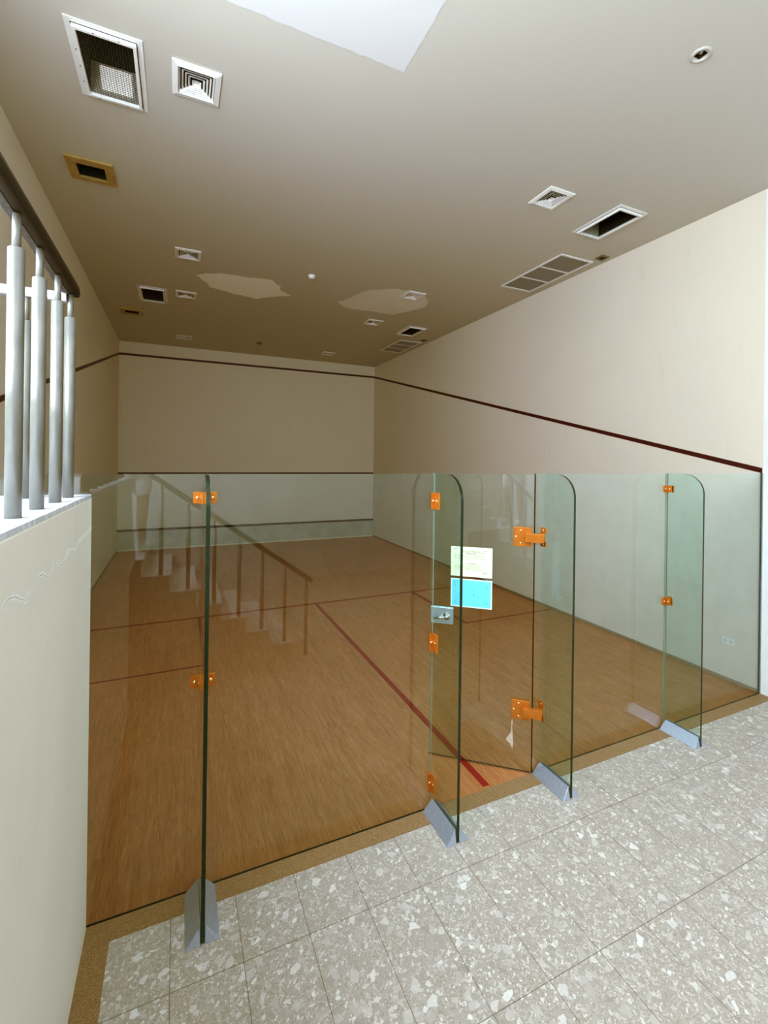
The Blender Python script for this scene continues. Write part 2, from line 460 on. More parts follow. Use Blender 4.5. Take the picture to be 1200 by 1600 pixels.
def frame_ring(bm, hole, fl_w, z0, z1, inner=0):
    x0, y0, x1, y1 = hole
    a = inner
    for A, B in (((x0-fl_w, y0-fl_w), (x1+fl_w, y0-a)), ((x0-fl_w, y1+a), (x1+fl_w, y1+fl_w)), ((x0-fl_w, y0-a), (x0-a, y1+a)), ((x1+a, y0-a), (x1+fl_w, y1+a))):
        bx(bm, (*A, z0), (*B, z1))
def make_hatch(h, label, inside, far_h, panel=False, mesh=False, fw=.045):
    cx, cy = (h[0]+h[2])/2, (h[1]+h[3])/2; hx, hy = (h[2]-h[0])/2, (h[3]-h[1])/2
    t = thing('light_hatch', label, 'ceiling hatch', (cx, cy, HC), group='recessed light hatches in the court ceiling')
    loc = (-hx, -hy, hx, hy)
    bm = BM(); frame_ring(bm, loc, fw + .012, -.006, -.0005, fw - .020); obj('outer_frame', bm, WHITE, t, .001)
    bm = BM(); frame_ring(bm, loc, fw - .020, -.0055, -.001, fw - .026); obj('shadow_gap', bm, WIREDARK, t)
    bm = BM(); frame_ring(bm, loc, fw - .025, -.030, -.006, .000); obj('hinged_frame', bm, WHITE, t, .002)
    bm = BM(); z = .48
    bx(bm, (-hx-.012, -hy-.012, 0.001), (-hx, hy+.012, z)); bx(bm, (hx, -hy-.012, 0.001), (hx+.012, hy+.012, z))
    bx(bm, (-hx-.012, -hy-.012, 0.001), (hx+.012, -hy, z)); bx(bm, (-hx-.012, -hy-.012, z), (hx+.012, hy+.012, z+.01))
    bx(bm, (-hx-.012, hy, far_h), (hx+.012, hy+.012, z))
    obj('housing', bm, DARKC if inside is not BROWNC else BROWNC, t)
    bm = BM(); bx(bm, (-hx, hy, 0.001), (hx, hy + .012, far_h)); obj('reflector_wall', bm, inside, t)
    if panel:
        bm = BM(); prism(bm, [(-hx + .075, .035), (hx - .045, .035), (hx - .055, far_h - .02), (-hx + .055, far_h - .02)], 'y', hy - .008, hy - .0005)
        obj('lamp_diffuser', bm, PANEL, t)
    if mesh:
        bm = BM(); n = 19; m_ = 30
        for i in range(1, n): x = -hx + 2*hx*i/n; bx(bm, (x-.0011, -hy, -.010), (x+.0011, hy, -.0078))
        for i in range(1, m_): y = -hy + 2*hy*i/m_; bx(bm, (-hx, y-.0011, -.0078), (hx, y+.0011, -.0056))
        obj('wire_mesh', bm, WIRE, t)
        for p in ((-hx-.02, -.12), (-hx-.02, .02), (-hx-.02, .16), (-.1, hy+.02), (.08, hy+.02), (-.06, -hy-.02), (.08, -hy-.02)): bm = BM(); lathe(bm, [(0, -.0325), (.004, -.032), (.004, -.029)], (p[0], p[1], 0), 8); obj('screw', bm, WIREDARK, t)
    return t
make_hatch(H1, 'large white framed ceiling hatch with wire mesh over a white panel with added glow', GREYC, .22, True, True)
make_hatch(H2, 'small white framed ceiling hatch with a dark brown inside, behind the tan frame', BROWNC, .2)
make_hatch(H3, 'wide white framed ceiling hatch with grey inside near the three panel grille', GREYD, .43)
make_hatch(H4, 'distant pale framed ceiling hatch with brown inside near the far small grille', BROWNC, .2)

def make_gold(h, label, fwx=.075, fwy=.085):
    cx, cy = (h[0]+h[2])/2, (h[1]+h[3])/2; hx, hy = (h[2]-h[0])/2, (h[3]-h[1])/2
    t = thing('tan_framed_opening', label, 'vent', (cx, cy, HC), group='tan framed square ceiling openings')
    bm = BM()
    for A, B in (((-hx-fwx, -hy-fwy), (hx+fwx, -hy)), ((-hx-fwx, hy), (hx+fwx, hy+fwy*.7)), ((-hx-fwx, -hy), (-hx, hy)), ((hx, -hy), (hx+fwx, hy))):
        bx(bm, (*A, -.022), (*B, -.0005))
    obj('frame', bm, GOLD, t, .002)
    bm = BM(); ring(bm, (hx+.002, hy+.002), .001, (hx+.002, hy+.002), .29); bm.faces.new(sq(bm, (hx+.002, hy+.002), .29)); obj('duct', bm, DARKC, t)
make_gold(G1, 'tan square frame around a black ceiling opening, the large one beside the railing')
make_gold(G2, 'small tan frame around a dark ceiling opening near the far end of the court')

def make_grille(h, label):
    cx, cy = (h[0]+h[2])/2, (h[1]+h[3])/2; hx, hy = (h[2]-h[0])/2, (h[3]-h[1])/2
    t = thing('return_grille', label, 'air grille', (cx, cy, HC), group='three panel return air grilles')
    bm = BM(); frame_ring(bm, (-hx, -hy, hx, hy), .032, -.012, -.0005)
    for k in (-1, 1): bx(bm, (-hx, k*hy/3 - .010, -.011), (hx, k*hy/3 + .010, .004))
    obj('frame', bm, WHITE, t, .001)
    for k in range(3):
        y0 = -hy + 2*hy*k/3; bm = BM(); bx(bm, (-hx, y0, .003), (hx, y0 + 2*hy/3, .006))
        p = obj('filter_panel', bm, FILTER, t)
        bm = BM(); n = 34
        for i in range(n):
            y = y0 + .012 + (2*hy/3 - .024) * (i + .5) / n
            bx(bm, (-hx, y - .0016, -.006), (hx, y + .0016, -.0045))
        obj('louvre', bm, FILTER, p)
    return t
make_grille(R1, 'long three panel grey air grille near the wide hatch along the right wall')
make_grille(R2, 'far three panel air grille along the right wall close to the far corner')

def make_small(x, y, label):
    t = thing('detector_plate', label, 'sensor', (x, y, HC), group='small square plates beside the grilles')
    bm = BM(); frame_ring(bm, (-.042, -.040, .042, .040), .022, -.012, -.0005); obj('rim', bm, simple('brown_grey_rim', (.20, .17, .12), .5), t, .001)
    bm = BM(); bx(bm, (-.042, -.04, -.005), (.042, .04, -.0006)); obj('plate', bm, BROWNC, t)
make_small(6.243, 1.75, 'small brown square plate on the ceiling at the near end of the grille')
make_small(6.20, 6.42, 'tiny brown plate on the ceiling beside the far three panel grille')

t = thing('smoke_detector', 'round white smoke detector in the middle of the court ceiling', 'smoke detector', (3.0, 4.018, HC))
bm = BM(); lathe(bm, [(.055, -.0005), (.058, -.014), (.048, -.020)]); obj('base', bm, WHITE, t)
bm = BM(); lathe(bm, [(.046, -.020), (.044, -.034), (.030, -.044), (0, -.046)]); obj('cap', bm, WHITE, t)
t = thing('smoke_detector', 'small round detector on the ceiling near the far wall centre', 'smoke detector', (2.95, 8.40, HC))
bm = BM(); lathe(bm, [(.060, -.0005), (.064, -.012), (.052, -.016)]); obj('base', bm, BROWNC, t)
bm = BM(); lathe(bm, [(.046, -.016), (.044, -.040), (.028, -.054), (0, -.056)]); obj('cap', bm, GOLD, t)
t = thing('ceiling_sprinkler', 'tiny sprinkler dot on the ceiling almost against the far wall', 'sprinkler', (4.79, 9.33, HC))
bm = BM(); lathe(bm, [(.035, -.0005), (.032, -.008), (.012, -.010), (.010, -.030)]); obj('body', bm, GOLD, t)
bm = BM(); lathe(bm, [(0, -.030), (.022, -.031), (.022, -.034), (0, -.035)]); obj('deflector', bm, STEEL, t)

t = thing('downlight', 'round recessed downlight with pale rim, alone on the ceiling over the terrazzo', 'downlight', (*DL, HC))
bm = BM(); lathe(bm, [(.062, -.0005), (.062, -.005), (.056, -.009), (.043, -.010), (.039, -.004), (.039, .0)]); obj('rim', bm, simple('dull_rim', (.50, .48, .43), .4), t)
bm = BM(); lathe(bm, [(.040, -.003), (.030, .030), (.022, .055), (0, .060)]); obj('reflector', bm, simple('dark_bronze_reflector', (.10, .085, .07), .25, metal=.8), t)
bm = BM(); lathe(bm, [(.018, .055), (.017, .018), (.010, .008), (0, .006)]); obj('bulb', bm, STEEL, t)

# ------------------------------------------------------------------ glass wall
GT = .012
def pane(name, x0, x1, parent, le=None, re_=None, z0=.004):
    """upright rectangular pane in the glass plane; edges get the glass-edge materials"""
    bm = BM(); fs = bx(bm, (x0, -GT/2, z0), (x1, GT/2, GH))
    for f in fs: f.material_index = 1
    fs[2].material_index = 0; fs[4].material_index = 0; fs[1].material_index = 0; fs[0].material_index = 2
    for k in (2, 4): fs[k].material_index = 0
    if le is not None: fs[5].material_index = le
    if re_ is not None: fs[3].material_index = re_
    o = obj(name, bm, [GLASS, GEDGEL, GEDGE], parent); return o
panels = [(0.004, 1.3795, 'wide glass back wall panel between the landing wall and the first glass fin'),
          (1.4005, 2.749, 'clear glass back wall panel between the first and second glass fins'),
          (3.575, 4.989, 'clear glass back wall panel between the door fin and the last glass fin'),
          (5.0105, 6.386, 'glass back wall panel ending at the bright right wall')]
for i, (x0, x1, lb) in enumerate(panels):
    t = thing('glass_screen', lb, 'glass panel', (x0, 0, 0))
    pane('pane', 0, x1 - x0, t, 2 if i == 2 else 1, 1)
    bm = BM(); bx(bm, (0, -.0062, .0005), (x1 - x0, .0062, .0038)); obj('bottom_seal', bm, RUBBER, t)
    if i == 3:
        bm = BM(); bx(bm, (x1 - x0, -.010, .0005), (x1 - x0 + .013, .010, GH)); obj('wall_channel', bm, simple('channel_grey', (.25, .30, .29), .5), t)

FT = .018
def bracket(t, zc, h, side_w, flange, fin_x, both=True, y_side=-1):
    """orange clamp joining fin and panel: front plates on the pane, flanges on the fin, screws"""
    b = None
    bm = BM(); g = FT/2
    sides = (-1, 1) if both else (-1,)
    for s in sides:
        xa, xb = sorted((s * g, s * (g + side_w)))
        bx(bm, (xa, -GT/2 - .012, zc - h/2), (xb, -GT/2 - .0005, zc + h/2))
        xa, xb = sorted((s * (g + .0004), s * (g + .011)))
        bx(bm, (xa, -GT/2 - flange, zc - h/2), (xb, -GT/2 - .0125, zc + h/2))
    b = obj('clamp', bm, ORANGE, t, .0015)
    for s in sides:
        bm = BM(); M = Matrix.Translation((s * (g + side_w * .58), -GT/2 - .012, zc)) @ Matrix.Rotation(PI/2, 4, 'X')
        lathe(bm, [(0, .004), (.006, .0035), (.0085, 0)], seg=14, M=M); obj('screw', bm, SCREW, b)
        bm = BM(); M = Matrix.Translation((s * (g + .011), -GT/2 - flange * .6, zc)) @ Matrix.Rotation(s * PI/2, 4, 'Y')
        lathe(bm, [(0, .0035), (.006, .003), (.008, 0)], seg=14, M=M); obj('screw', bm, SCREW, b)

def fin(x, label, brk):
    t = thing('glass_fin', label, 'glass fin', (x, 0, 0), group='upright glass fins bracing the back wall')
    R, D = .155, .300; y0 = -GT/2 - .0005
    pts = [(y0, .006), (y0, GH)]
    for k in range(13):
        a = PI/2 + (PI/2) * k / 12
        pts.append((-D + R + R * math.cos(a), GH - R + R * math.sin(a)))
    pts.append((-D, .006))
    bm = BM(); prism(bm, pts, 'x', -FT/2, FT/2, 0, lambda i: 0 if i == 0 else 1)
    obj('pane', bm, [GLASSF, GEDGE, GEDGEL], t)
    # aluminium shoe: two wedges with the fin between them
    w, h = .073, .076
    for s in (-1, 1):
        g = s * (FT/2 + .0008)
        bm = BM()
        A = [(g, -.012), (s * w, -.012)]
        v = {}
        for nm, y, yt in (('b', -.012, -.022), ('f', -D - .004, -D + .012)):
            v[nm] = (bm.verts.new((g, y, .0006)), bm.verts.new((s * w, y, .0006)), bm.verts.new((s*w, y, .004)), bm.verts.new((g, yt, h)))
        bm.faces.new(v['b']); bm.faces.new(v['f'][::-1])
        for i in range(4): bm.faces.new((v['b'][i], v['b'][(i+1)%4], v['f'][(i+1)%4], v['f'][i]))
        obj('shoe', bm, ALU, t, .0015)
    for (zc, hh, sw, flg, both) in brk: bracket(t, zc, hh, sw, flg, x, both)
    return t
fin(1.39, 'glass fin seen edge on, closest to the landing wall', [(2.006, .058, .048, .045, True), (1.072, .062, .050, .045, True)])
fin(2.76, 'glass fin at the latch side of the open glass door', [(1.955, .105, .030, .062, False), (1.062, .115, .030, .062, False), (.175, .11, .030, .055, False)])
f3 = fin(3.64, 'glass fin carrying the orange door hinges', [])
fin(5.00, 'glass fin standing farthest along, nearest the bright right wall', [(1.998, .055, .048, .045, True), (1.062, .062, .048, .045, True)])
# hinge receivers on the door fin
for zc in (1.676, .447):
    bm = BM(); bx(bm, (-.018, -.060, zc - .068), (-FT/2 - .0005, -.008, zc - .030)); bx(bm, (-.018, -.060, zc + .030), (-FT/2 - .0005, -.008, zc + .068))
    bx(bm, (-.020, -.048, zc - .030), (-FT/2 - .0005, -.010, zc + .030))
    b = obj('hinge_receiver', bm, ORANGE, f3, .0015)
    for dz in (-.049, .049):
        bm = BM(); lathe(bm, [(0, .0035), (.006, .003), (.008, 0)], seg=14, M=Matrix.Translation((-.018, -.034, zc + dz)) @ Matrix.Rotation(-PI/2, 4, 'Y')); obj('screw', bm, SCREW, b)

# door: local +X runs from hinge to free edge, local -Y... rotated about the hinge
A = math.radians(180 - 40.5)
DH = (3.556, .002, 0)
door = thing('glass_door', 'frameless glass door standing ajar into the court on orange hinges', 'glass door', DH, A)
DWD = .722
bm = BM(); fs = bx(bm, (-.004, -GT/2, .010), (DWD, GT/2, GH - .010))
for f in fs: f.material_index = 2
fs[2].material_index = 0; fs[4].material_index = 0; fs[3].material_index = 1; fs[0].material_index = 2; fs[1].material_index = 0
obj('door_pane', bm, [GLASS, GEDGEL, GEDGE], door)
# with rotation 139.5 deg the local +Y face looks at the camera
F = GT/2
for zc in (1.676, .447):
    bm = BM(); bx(bm, (.004, F + .0005, zc - .068), (.128, F + .011, zc + .068)); bx(bm, (.004, -F - .011, zc - .068), (.128, -F - .0005, zc + .068))
    hp = obj('hinge', bm, ORANGE, door, .003)
    bm = BM(); bx(bm, (-.078, F + .0112, zc - .031), (.048, F + .050, zc + .031)); obj('knuckle', bm, ORANGE, hp, .003)
    for s_, dz in ((.078, .045), (.112, 0), (.078, -.045)):
        bm = BM(); lathe(bm, [(0, .004), (.006, .0035), (.0085, 0)], seg=14, M=Matrix.Translation((s_, F + .011, zc + dz)) @ Matrix.Rotation(-PI/2, 4, 'X')); obj('screw', bm, SCREW, hp)
bm = BM(); bx(bm, (.550, F + .0005, .998), (.716, F + .010, 1.118)); bx(bm, (.550, -F - .010, .998), (.716, -F - .0005, 1.118))
lk = obj('lock_plate', bm, simple('satin_lock_plate', (.55, .62, .66), .25, metal=.6), door, .002)
bm = BM(); lathe(bm, [(0, .030), (.012, .030), (.014, .012), (.027, .010), (.028, 0)], M=Matrix.Translation((.598, F + .010, 1.058)) @ Matrix.Rotation(-PI/2, 4, 'X'))
tube(bm, (.598, F + .034, 1.058), (.690, F + .034, 1.040), .008, .007)
lathe(bm, [(0, .036), (.011, .034), (.011, .028)], M=Matrix.Translation((.598, F + .010, 1.058)) @ Matrix.Rotation(-PI/2, 4, 'X'))
obj('lever_handle', bm, simple('chrome', (.75, .78, .80), .12, metal=1), lk)

bm = BM(); vs = [bm.verts.new((a, F + .0008, b)) for a, b in ((.116,.366),(.123,.366),(.127,.29),(.134,.262),(.152,.240),(.163,.214),(.150,.205),(.138,.196),(.126,.176),(.117,.158),(.112,.20),(.116,.26),(.120,.31))]
bm.faces.new(vs); obj('adhesive_smear', bm, simple('dried_adhesive', (.58, .47, .38), .7, var=.25, scale=60), door)

# ------------------------------------------------------------------ notices on the door
FONT = None
def text_mesh(body, size, M, mat, name, parent, align='LEFT'):
    cu = bpy.data.curves.new(name, 'FONT'); cu.body = body; cu.size = size; cu.align_x = align; cu.extrude = 0
    o = bpy.data.objects.new(name, cu); col.objects.link(o)
    dg = bpy.context.evaluated_depsgraph_get(); dg.update()
    me = bpy.data.meshes.new_from_object(o.evaluated_get(dg)); bpy.data.objects.remove(o)
    me.transform(M); me.materials.append(mat)
    r = bpy.data.objects.new(name, me); col.objects.link(r); r.parent = parent; return r
def notice(name, label, cat, s0, s1, z0, z1, mat):
    # own frame on the door's front face: local x runs left->right as read, local z up, +Y... faces the reader at local -Y
    Mz = Matrix.Translation(DH) @ Matrix.Rotation(A, 4, 'Z') @ Matrix.Translation((s1, F + .0012, z0)) @ Matrix.Rotation(PI, 4, 'Z')
    t = thing(name, label, cat); t.matrix_world = Mz
    bm = BM(); bx(bm, (0, -.0004, 0), (s1 - s0, .0006, z1 - z0)); obj('sheet', bm, mat, t)
    return t, s1 - s0, z1 - z0
TX = lambda x, z: Matrix.Translation((x, -.0009, z)) @ Matrix.Rotation(PI/2, 4, 'X')
n1, w1, h1 = notice('paper_notice', 'pale yellow printed rules sheet taped to the glass door, above the blue sheet', 'notice', .273, .573, 1.360, 1.578, PAPERY)
def scribble(n, widths=(4, 9)):
    # the printed lines are too small to read in the photograph: rows of short word-like marks
    return None
def word_rows(t, rows, mat, name, h=.0026):
    bm = BM()
    for (x0, x1, z) in rows:
        x = x0
        while x < x1 - .004:
            w = random.uniform(.006, .020); w = min(w, x1 - x)
            hh = h * random.uniform(.8, 1.2)
            bx(bm, (x, -.0012, z), (x + w, -.0006, z + hh)); x += w + .003
    return obj(name, bm, mat, t)
word_rows(n1, [(.020, .045, .196), (.235, .258, .194)], INKD, 'header_print', .004)
word_rows(n1, [(.085, .215, .186), (.080, .255, .178)], INK, 'title_print', .0042)
word_rows(n1, [(.115, .185, .168), (.125, .185, .094)], INKD, 'heading_print', .0042)
word_rows(n1, [(.025, .240, z) for z in (.155, .147)] + [(.025, .265, .136), (.025, .195, .128)] + [(.025, .225, z) for z in (.082, .074, .066)] + [(.025, .270, .058), (.025, .235, .048)], INK, 'body_print')
word_rows(n1, [(.232, .266, .035), (.236, .262, .028), (.242, .256, .020)], INK, 'signature_print', .004)
n2, w2, h2 = notice('paper_notice', 'cyan blue sheet with faded print taped to the glass door, below the yellow sheet', 'notice', .272, .571, 1.134, 1.342, PAPERW)
bm = BM(); bx(bm, (.009, -.0010, .009), (w2 - .009, -.0005, h2 - .009)); obj('blue_field', bm, PAPERB, n2)
bm = BM()
for (x, z, w_, h_) in ((.022,.155,.020,.030),(.105,.178,.006,.006),(.250,.150,.022,.030),(.135,.120,.030,.012),(.150,.085,.030,.020),(.120,.080,.022,.006),(.190,.078,.022,.008),(.026,.030,.018,.020),(.252,.028,.020,.024),(.135,.150,.018,.005),(.085,.110,.030,.004),(.20,.112,.04,.003)):
    for k in range(5):
        a = random.random(); bx(bm, (x + w_*a*.6, -.0014, z + h_*k/5), (x + w_*(.5 + a*.5), -.0010, z + h_*(k+.55)/5))
obj('faded_print', bm, INKB, n2)

# ------------------------------------------------------------------ landing, its railing and the crack
bm = BM(); bx(bm, (0.0005, -1.92, 0), (PX, -.0085, LZ - .018))
wp = struct(obj('wall_landing', bm, PARA, bevel=.004), 'pale plaster landing wall with a filled crack', 'wall')
bm = BM(); bx(bm, (0.0005, -1.92, LZ - .018), (PX - .002, -.0085, LZ)); obj('marble_slab', bm, MARBLE, wp, .002)
CR = [(-1.42,1.84),(-1.30,1.83),(-1.22,1.85),(-1.195,1.865),(-1.167,1.87),(-1.12,1.862),(-1.034,1.828),(-1.0,1.837),(-.969,1.847),(-.914,1.862),(-.86,1.858),(-.796,1.83),(-.76,1.845),(-.706,1.866),(-.67,1.855),(-.625,1.832),(-.56,1.842),(-.499,1.861),(-.44,1.857),(-.381,1.843),(-.35,1.857),(-.319,1.864),(-.23,1.868),(-.14,1.865),(-.07,1.874),(-.012,1.876)]
def ribbon(pts, wfun, x, name, mat):
    bm = BM(); prev = None; fine = []
    for a, b in zip(pts, pts[1:]):
        for k in range(4): fine.append((a[0] + (b[0]-a[0])*k/4, a[1] + (b[1]-a[1])*k/4 + random.uniform(-.0012, .0012)))
    fine.append(pts[-1])
    for p in fine:
        w = wfun(); a = bm.verts.new((x, p[0], p[1] + w)); b = bm.verts.new((x, p[0], p[1] - w * random.uniform(.5, 1.2)))
        if prev: bm.faces.new((prev[0], a, b, prev[1]))
        prev = (a, b)
    return obj(name, bm, mat, wp)
ribbon(CR, lambda: random.uniform(.004, .012), PX + .0006, 'crack_filler', FILLER)
ribbon(CR[:17], lambda: random.uniform(.0003, .0009), PX + .0010, 'crack', CRACK)

def baluster(t, x, y, z0, z1):
    bm = BM(); tube(bm, (x, y, z0), (x, y, z1 - .100), .0205, seg=28); lathe(bm, [(.0205, 0), (.018, .003), (.0115, .003)], (x, y, z1 - .100))
    b = obj('baluster', bm, TUBE, t)
    bm = BM(); tube(bm, (x, y, z1 - .100), (x, y, z1), .0110, seg=20); obj('rod', bm, TUBE, b)
rl = thing('landing_railing', 'stair landing railing with pale steel balusters and a dark handrail', 'railing')
RX = .838
for y in (-.91, -.67, -.42, -.195, -1.15, -1.39, -1.63, -1.86): baluster(rl, RX, y, LZ + .0005, 2.895)
for x in (.685, .44, .19): baluster(rl, x, -.195, LZ + .0005, 2.862)
# dark handrail, rounded end
bm = BM(); secs = []
prof = [(-.026, 0), (-.021, -.004), (.021, -.004), (.026, 0), (.030, .018), (.026, .038), (.012, .046), (-.012, .046), (-.026, .038), (-.030, .018)]
for y, s, dz in ((-2.0, 1, 0), (-.20, 1, 0), (-.165, .97, 0), (-.140, .86, .002), (-.122, .66, .005), (-.112, .38, .010), (-.109, .12, .018)):
    secs.append([bm.verts.new((RX + px * s, y, 2.903 + .021 + (pz - .021) * (s if s < .9 else 1) )) for px, pz in prof])
for a, b in zip(secs, secs[1:]):
    for i in range(len(prof)): f = bm.faces.new((a[i], a[(i+1) % len(prof)], b[(i+1) % len(prof)], b[i])); f.smooth = True
bm.faces.new(secs[0]); bm.faces.new(secs[-1][::-1]); obj('handrail', bm, RAILD, rl)
bm = BM(); bx(bm, (RX - .027, -2.0, 2.895), (RX - .004, -.185, 2.9005)); obj('flat_bar', bm, RAILU, rl, .001)
bm = BM()
prof2 = [(-.014, 2.862), (.014, 2.862), (.022, 2.870), (.024, 2.885), (.018, 2.898), (-.018, 2.898), (-.024, 2.885), (-.022, 2.870)]
prism(bm, [(-.195 + a, b) for a, b in prof2], 'x', .001, RX - .012); obj('return_rail', bm, RAILL, rl)

# ------------------------------------------------------------------ stairs behind the camera (seen mirrored in the glass)
SX0, NR, RUN = .90, 7, .2465; RISE = 1.19 / NR
bm = BM(); pts = [(0.001, 0), (SX0 + (NR-1)*RUN + .05, 0)]
x = SX0 + (NR-1)*RUN + .05; z = 0
for k in range(NR):
    z += RISE; pts.append((x, z))
    if k < NR - 1: x -= RUN; pts.append((x, z))
pts.append((0.001, z))
prism(bm, pts, 'y', -3.60, -2.50)
st = struct(obj('stairs', bm, PARA), 'plaster stair flight behind the viewpoint', 'stairs')
bm = BM(); x = SX0 + (NR-1)*RUN + .05; z = 0
for k in range(NR):
    z += RISE
    x1 = x + .02; x0 = (x - RUN) if k < NR - 1 else .001
    bx(bm, (x0, -3.60, z), (x1, -2.49, z + .018)); x -= RUN
obj('marble_tread', bm, MARBLE, st)
bm = BM(); n2_ = 5; rz = (LZ - 1.19) / n2_
y = -1.921
pts = [(y, 1.19)]
zz = LZ - rz
for k in range(n2_ - 1):
    pts.append((y, zz)); y -= .145; pts.append((y, zz)); zz -= rz
pts.append((y, 1.19))
prism(bm, pts, 'x', .001, PX); struct(obj('stairs_upper', bm, PARA), 'short upper stair flight joining the landing', 'stairs')
sr = thing('stair_railing', 'sloping railing with slim posts reflected in the glass', 'railing')
yR = -2.56
def rail_z(x): return 2.02 - .735 * (x - 1.034)
for x in (1.12, 1.37, 1.62, 1.87, 2.11, 2.36, 2.60):
    k = math.floor((SX0 + (NR-1)*RUN + .05 - x) / RUN) + 1
    zb = max(0, k) * RISE + (.018 if k > 0 else 0)
    baluster(sr, x, yR, zb + .0005, rail_z(x) - .012)
bm = BM(); tube(bm, (1.02, yR, rail_z(1.02)), (2.66, yR, rail_z(2.66)), .026, seg=16); obj('handrail', bm, RAILD, sr)

# wall beside the stairs and back wall with windows
bm = BM(); bx(bm, (.001, -3.75, 0), (2.46, -3.601, HC)); struct(obj('wall_stair', bm, WALL2))
wins = [(2.75, 3.95), (4.05, 5.10), (5.20, 6.25)]
ZW0, ZW1 = 2.45, 4.70
bm = BM()
bx(bm, (-T, YB - T, 0), (W + T, YB, ZW0)); bx(bm, (-T, YB - T, ZW1), (W + T, YB, HC))
ex = [-T] + [v for w_ in wins for v in w_] + [W + T]
for i in range(0, len(ex), 2): bx(bm, (ex[i], YB - T, ZW0), (ex[i+1], YB, ZW1))
struct(obj('wall_back', bm, WALL2), 'white lobby wall with high windows', 'wall')
for i, (a, b) in enumerate(wins):
    bm = BM(); frame = .05
    bx(bm, (a, YB-.1, ZW0), (a+frame, YB-.04, ZW1)); bx(bm, (b-frame, YB-.1, ZW0), (b, YB-.04, ZW1))
    bx(bm, (a+frame, YB-.1, ZW0), (b-frame, YB-.04, ZW0+frame)); bx(bm, (a+frame, YB-.1, ZW1-frame), (b-frame, YB-.04, ZW1))
    bx(bm, ((a+b)/2-.02, YB-.1, ZW0+frame), ((a+b)/2+.02, YB-.04, ZW1-frame))
    struct(obj('window_%d' % (i+1), bm, STEEL))

# ------------------------------------------------------------------ wall outlet
t = thing('wall_outlet', 'small white socket plate low on the right wall behind the glass', 'outlet', (W, .277, .407))
boxes('plate', [((-.008, -.058, -.036), (-.0005, .058, .036))], WHITE, t, .002)
bm = BM()
for y in (-.026, .024):
    bx(bm, (-.0095, y - .003, -.004), (-.0078, y, .010)); bx(bm, (-.0095, y + .007, -.004), (-.0078, y + .010, .010)); bx(bm, (-.0095, y, -.014), (-.0078, y + .006, -.009))
obj('socket', bm, INKD, t)

# ------------------------------------------------------------------ the photographer on the stairs, seen only as a faint reflection
PF = Vector((.41, .912, 0)); PR = Vector((.912, -.41, 0)); PC = Vector((.83, -2.95, 1.2085))
def pp(r, f, z): return PC + PR * r + PF * f + Vector((0, 0, z))
def skin_mesh(name, chains, mat, parent, sub=2):
    """chains: list of lists of (point, radius); points shared by equality are welded"""
    vs, es, rad, idx = [], [], [], {}
    for ch in chains:
        prev = None
        for p, r in ch:
            k = tuple(round(c, 4) for c in p)
            if k not in idx: idx[k] = len(vs); vs.append(p); rad.append(r)
            i = idx[k]
            if prev is not None and prev != i: es.append((prev, i))
            prev = i
    me = bpy.data.meshes.new(name); me.from_pydata(vs, es, []); me.materials.append(mat)
    o = bpy.data.objects.new(name, me); col.objects.link(o)
    m = o.modifiers.new('skin', 'SKIN'); m.use_smooth_shade = True
    for i, d in enumerate(me.skin_vertices[0].data): d.radius = (rad[i],) * 2 if not isinstance(rad[i], tuple) else rad[i]; d.use_root = (i == 0)
    s = o.modifiers.new('subdivision', 'SUBSURF'); s.levels = sub; s.render_levels = sub
    o.parent = parent; return o
person = thing('person', 'person in a pale shirt and white shorts reflected faintly in the first glass panel', 'person')
pel = (pp(0, 0, .92), .125)
ch = [[pel, (pp(0, .0, 1.08), .115), (pp(0, .0, 1.24), .135), (pp(0, -.01, 1.38), .115), (pp(0, -.005, 1.47), .058), (pp(0, .01, 1.54), .062), (pp(0, .02, 1.62), .088), (pp(0, .02, 1.69), .078)]]
phc = Vector((1.262, -2.585, 2.205))
for s in (-1, 1):
    hip, knee, ank = pp(s*.09, 0, .86), pp(s*.10, .03, .48), pp(s*.105, -.01, .09)
    ch.append([pel, (hip, .092), (pp(s*.095, .02, .66), .078), (knee, .056), (pp(s*.10, -.01, .34), .058), (ank, .036), (pp(s*.11, .06, .035), .034), (pp(s*.12, .15, .025), .026)])
    sh = pp(s*.18, -.01, 1.38); el = pp(s*.17 + .09, .12, 1.13) if s > 0 else pp(-.12, .20, 1.14)
    wr_ = phc + PR * (s * .075) + Vector((0, -.03, -.045)); pm = phc + PR * (s * .062) + Vector((0, -.012, -.008))
    ch.append([(pp(0, -.01, 1.38), .115), (sh, .058), (sh.lerp(el, .5), .047), (el, .040), (el.lerp(wr_, .4), .038), (wr_, .024), (pm, .026)])
    for q in range(4):
        up = Vector((0, 0, .026 - q * .018)); ln = (.030, .036, .034, .026)[q]
        a = pm + up * .7 - PR * (s * .006) - PF * .004; b = a + up * .2 + PF * -.006 - PR * (s * .012); c_ = b - PR * (s * ln * .55)
        ch.append([(pm, .026), (a, .0095), (b, .0085), (c_, .0075)])
    th = pm + Vector((0, 0, .018)) - PF * .022
    ch.append([(pm, .026), (th, .011), (th + Vector((0, 0, .018)) - PR * (s * .020), .009)])
skin_mesh('body', ch, SKIN, person)
sh_ch = [[(pp(0, 0, .90), .142), (pp(0, 0, 1.08), .135), (pp(0, 0, 1.24), .152), (pp(0, -.01, 1.38), .130), (pp(0, -.008, 1.435), .085)]]
so_ch = [[(pp(0, 0, .94), .138), (pp(0, 0, .88), .140)]]
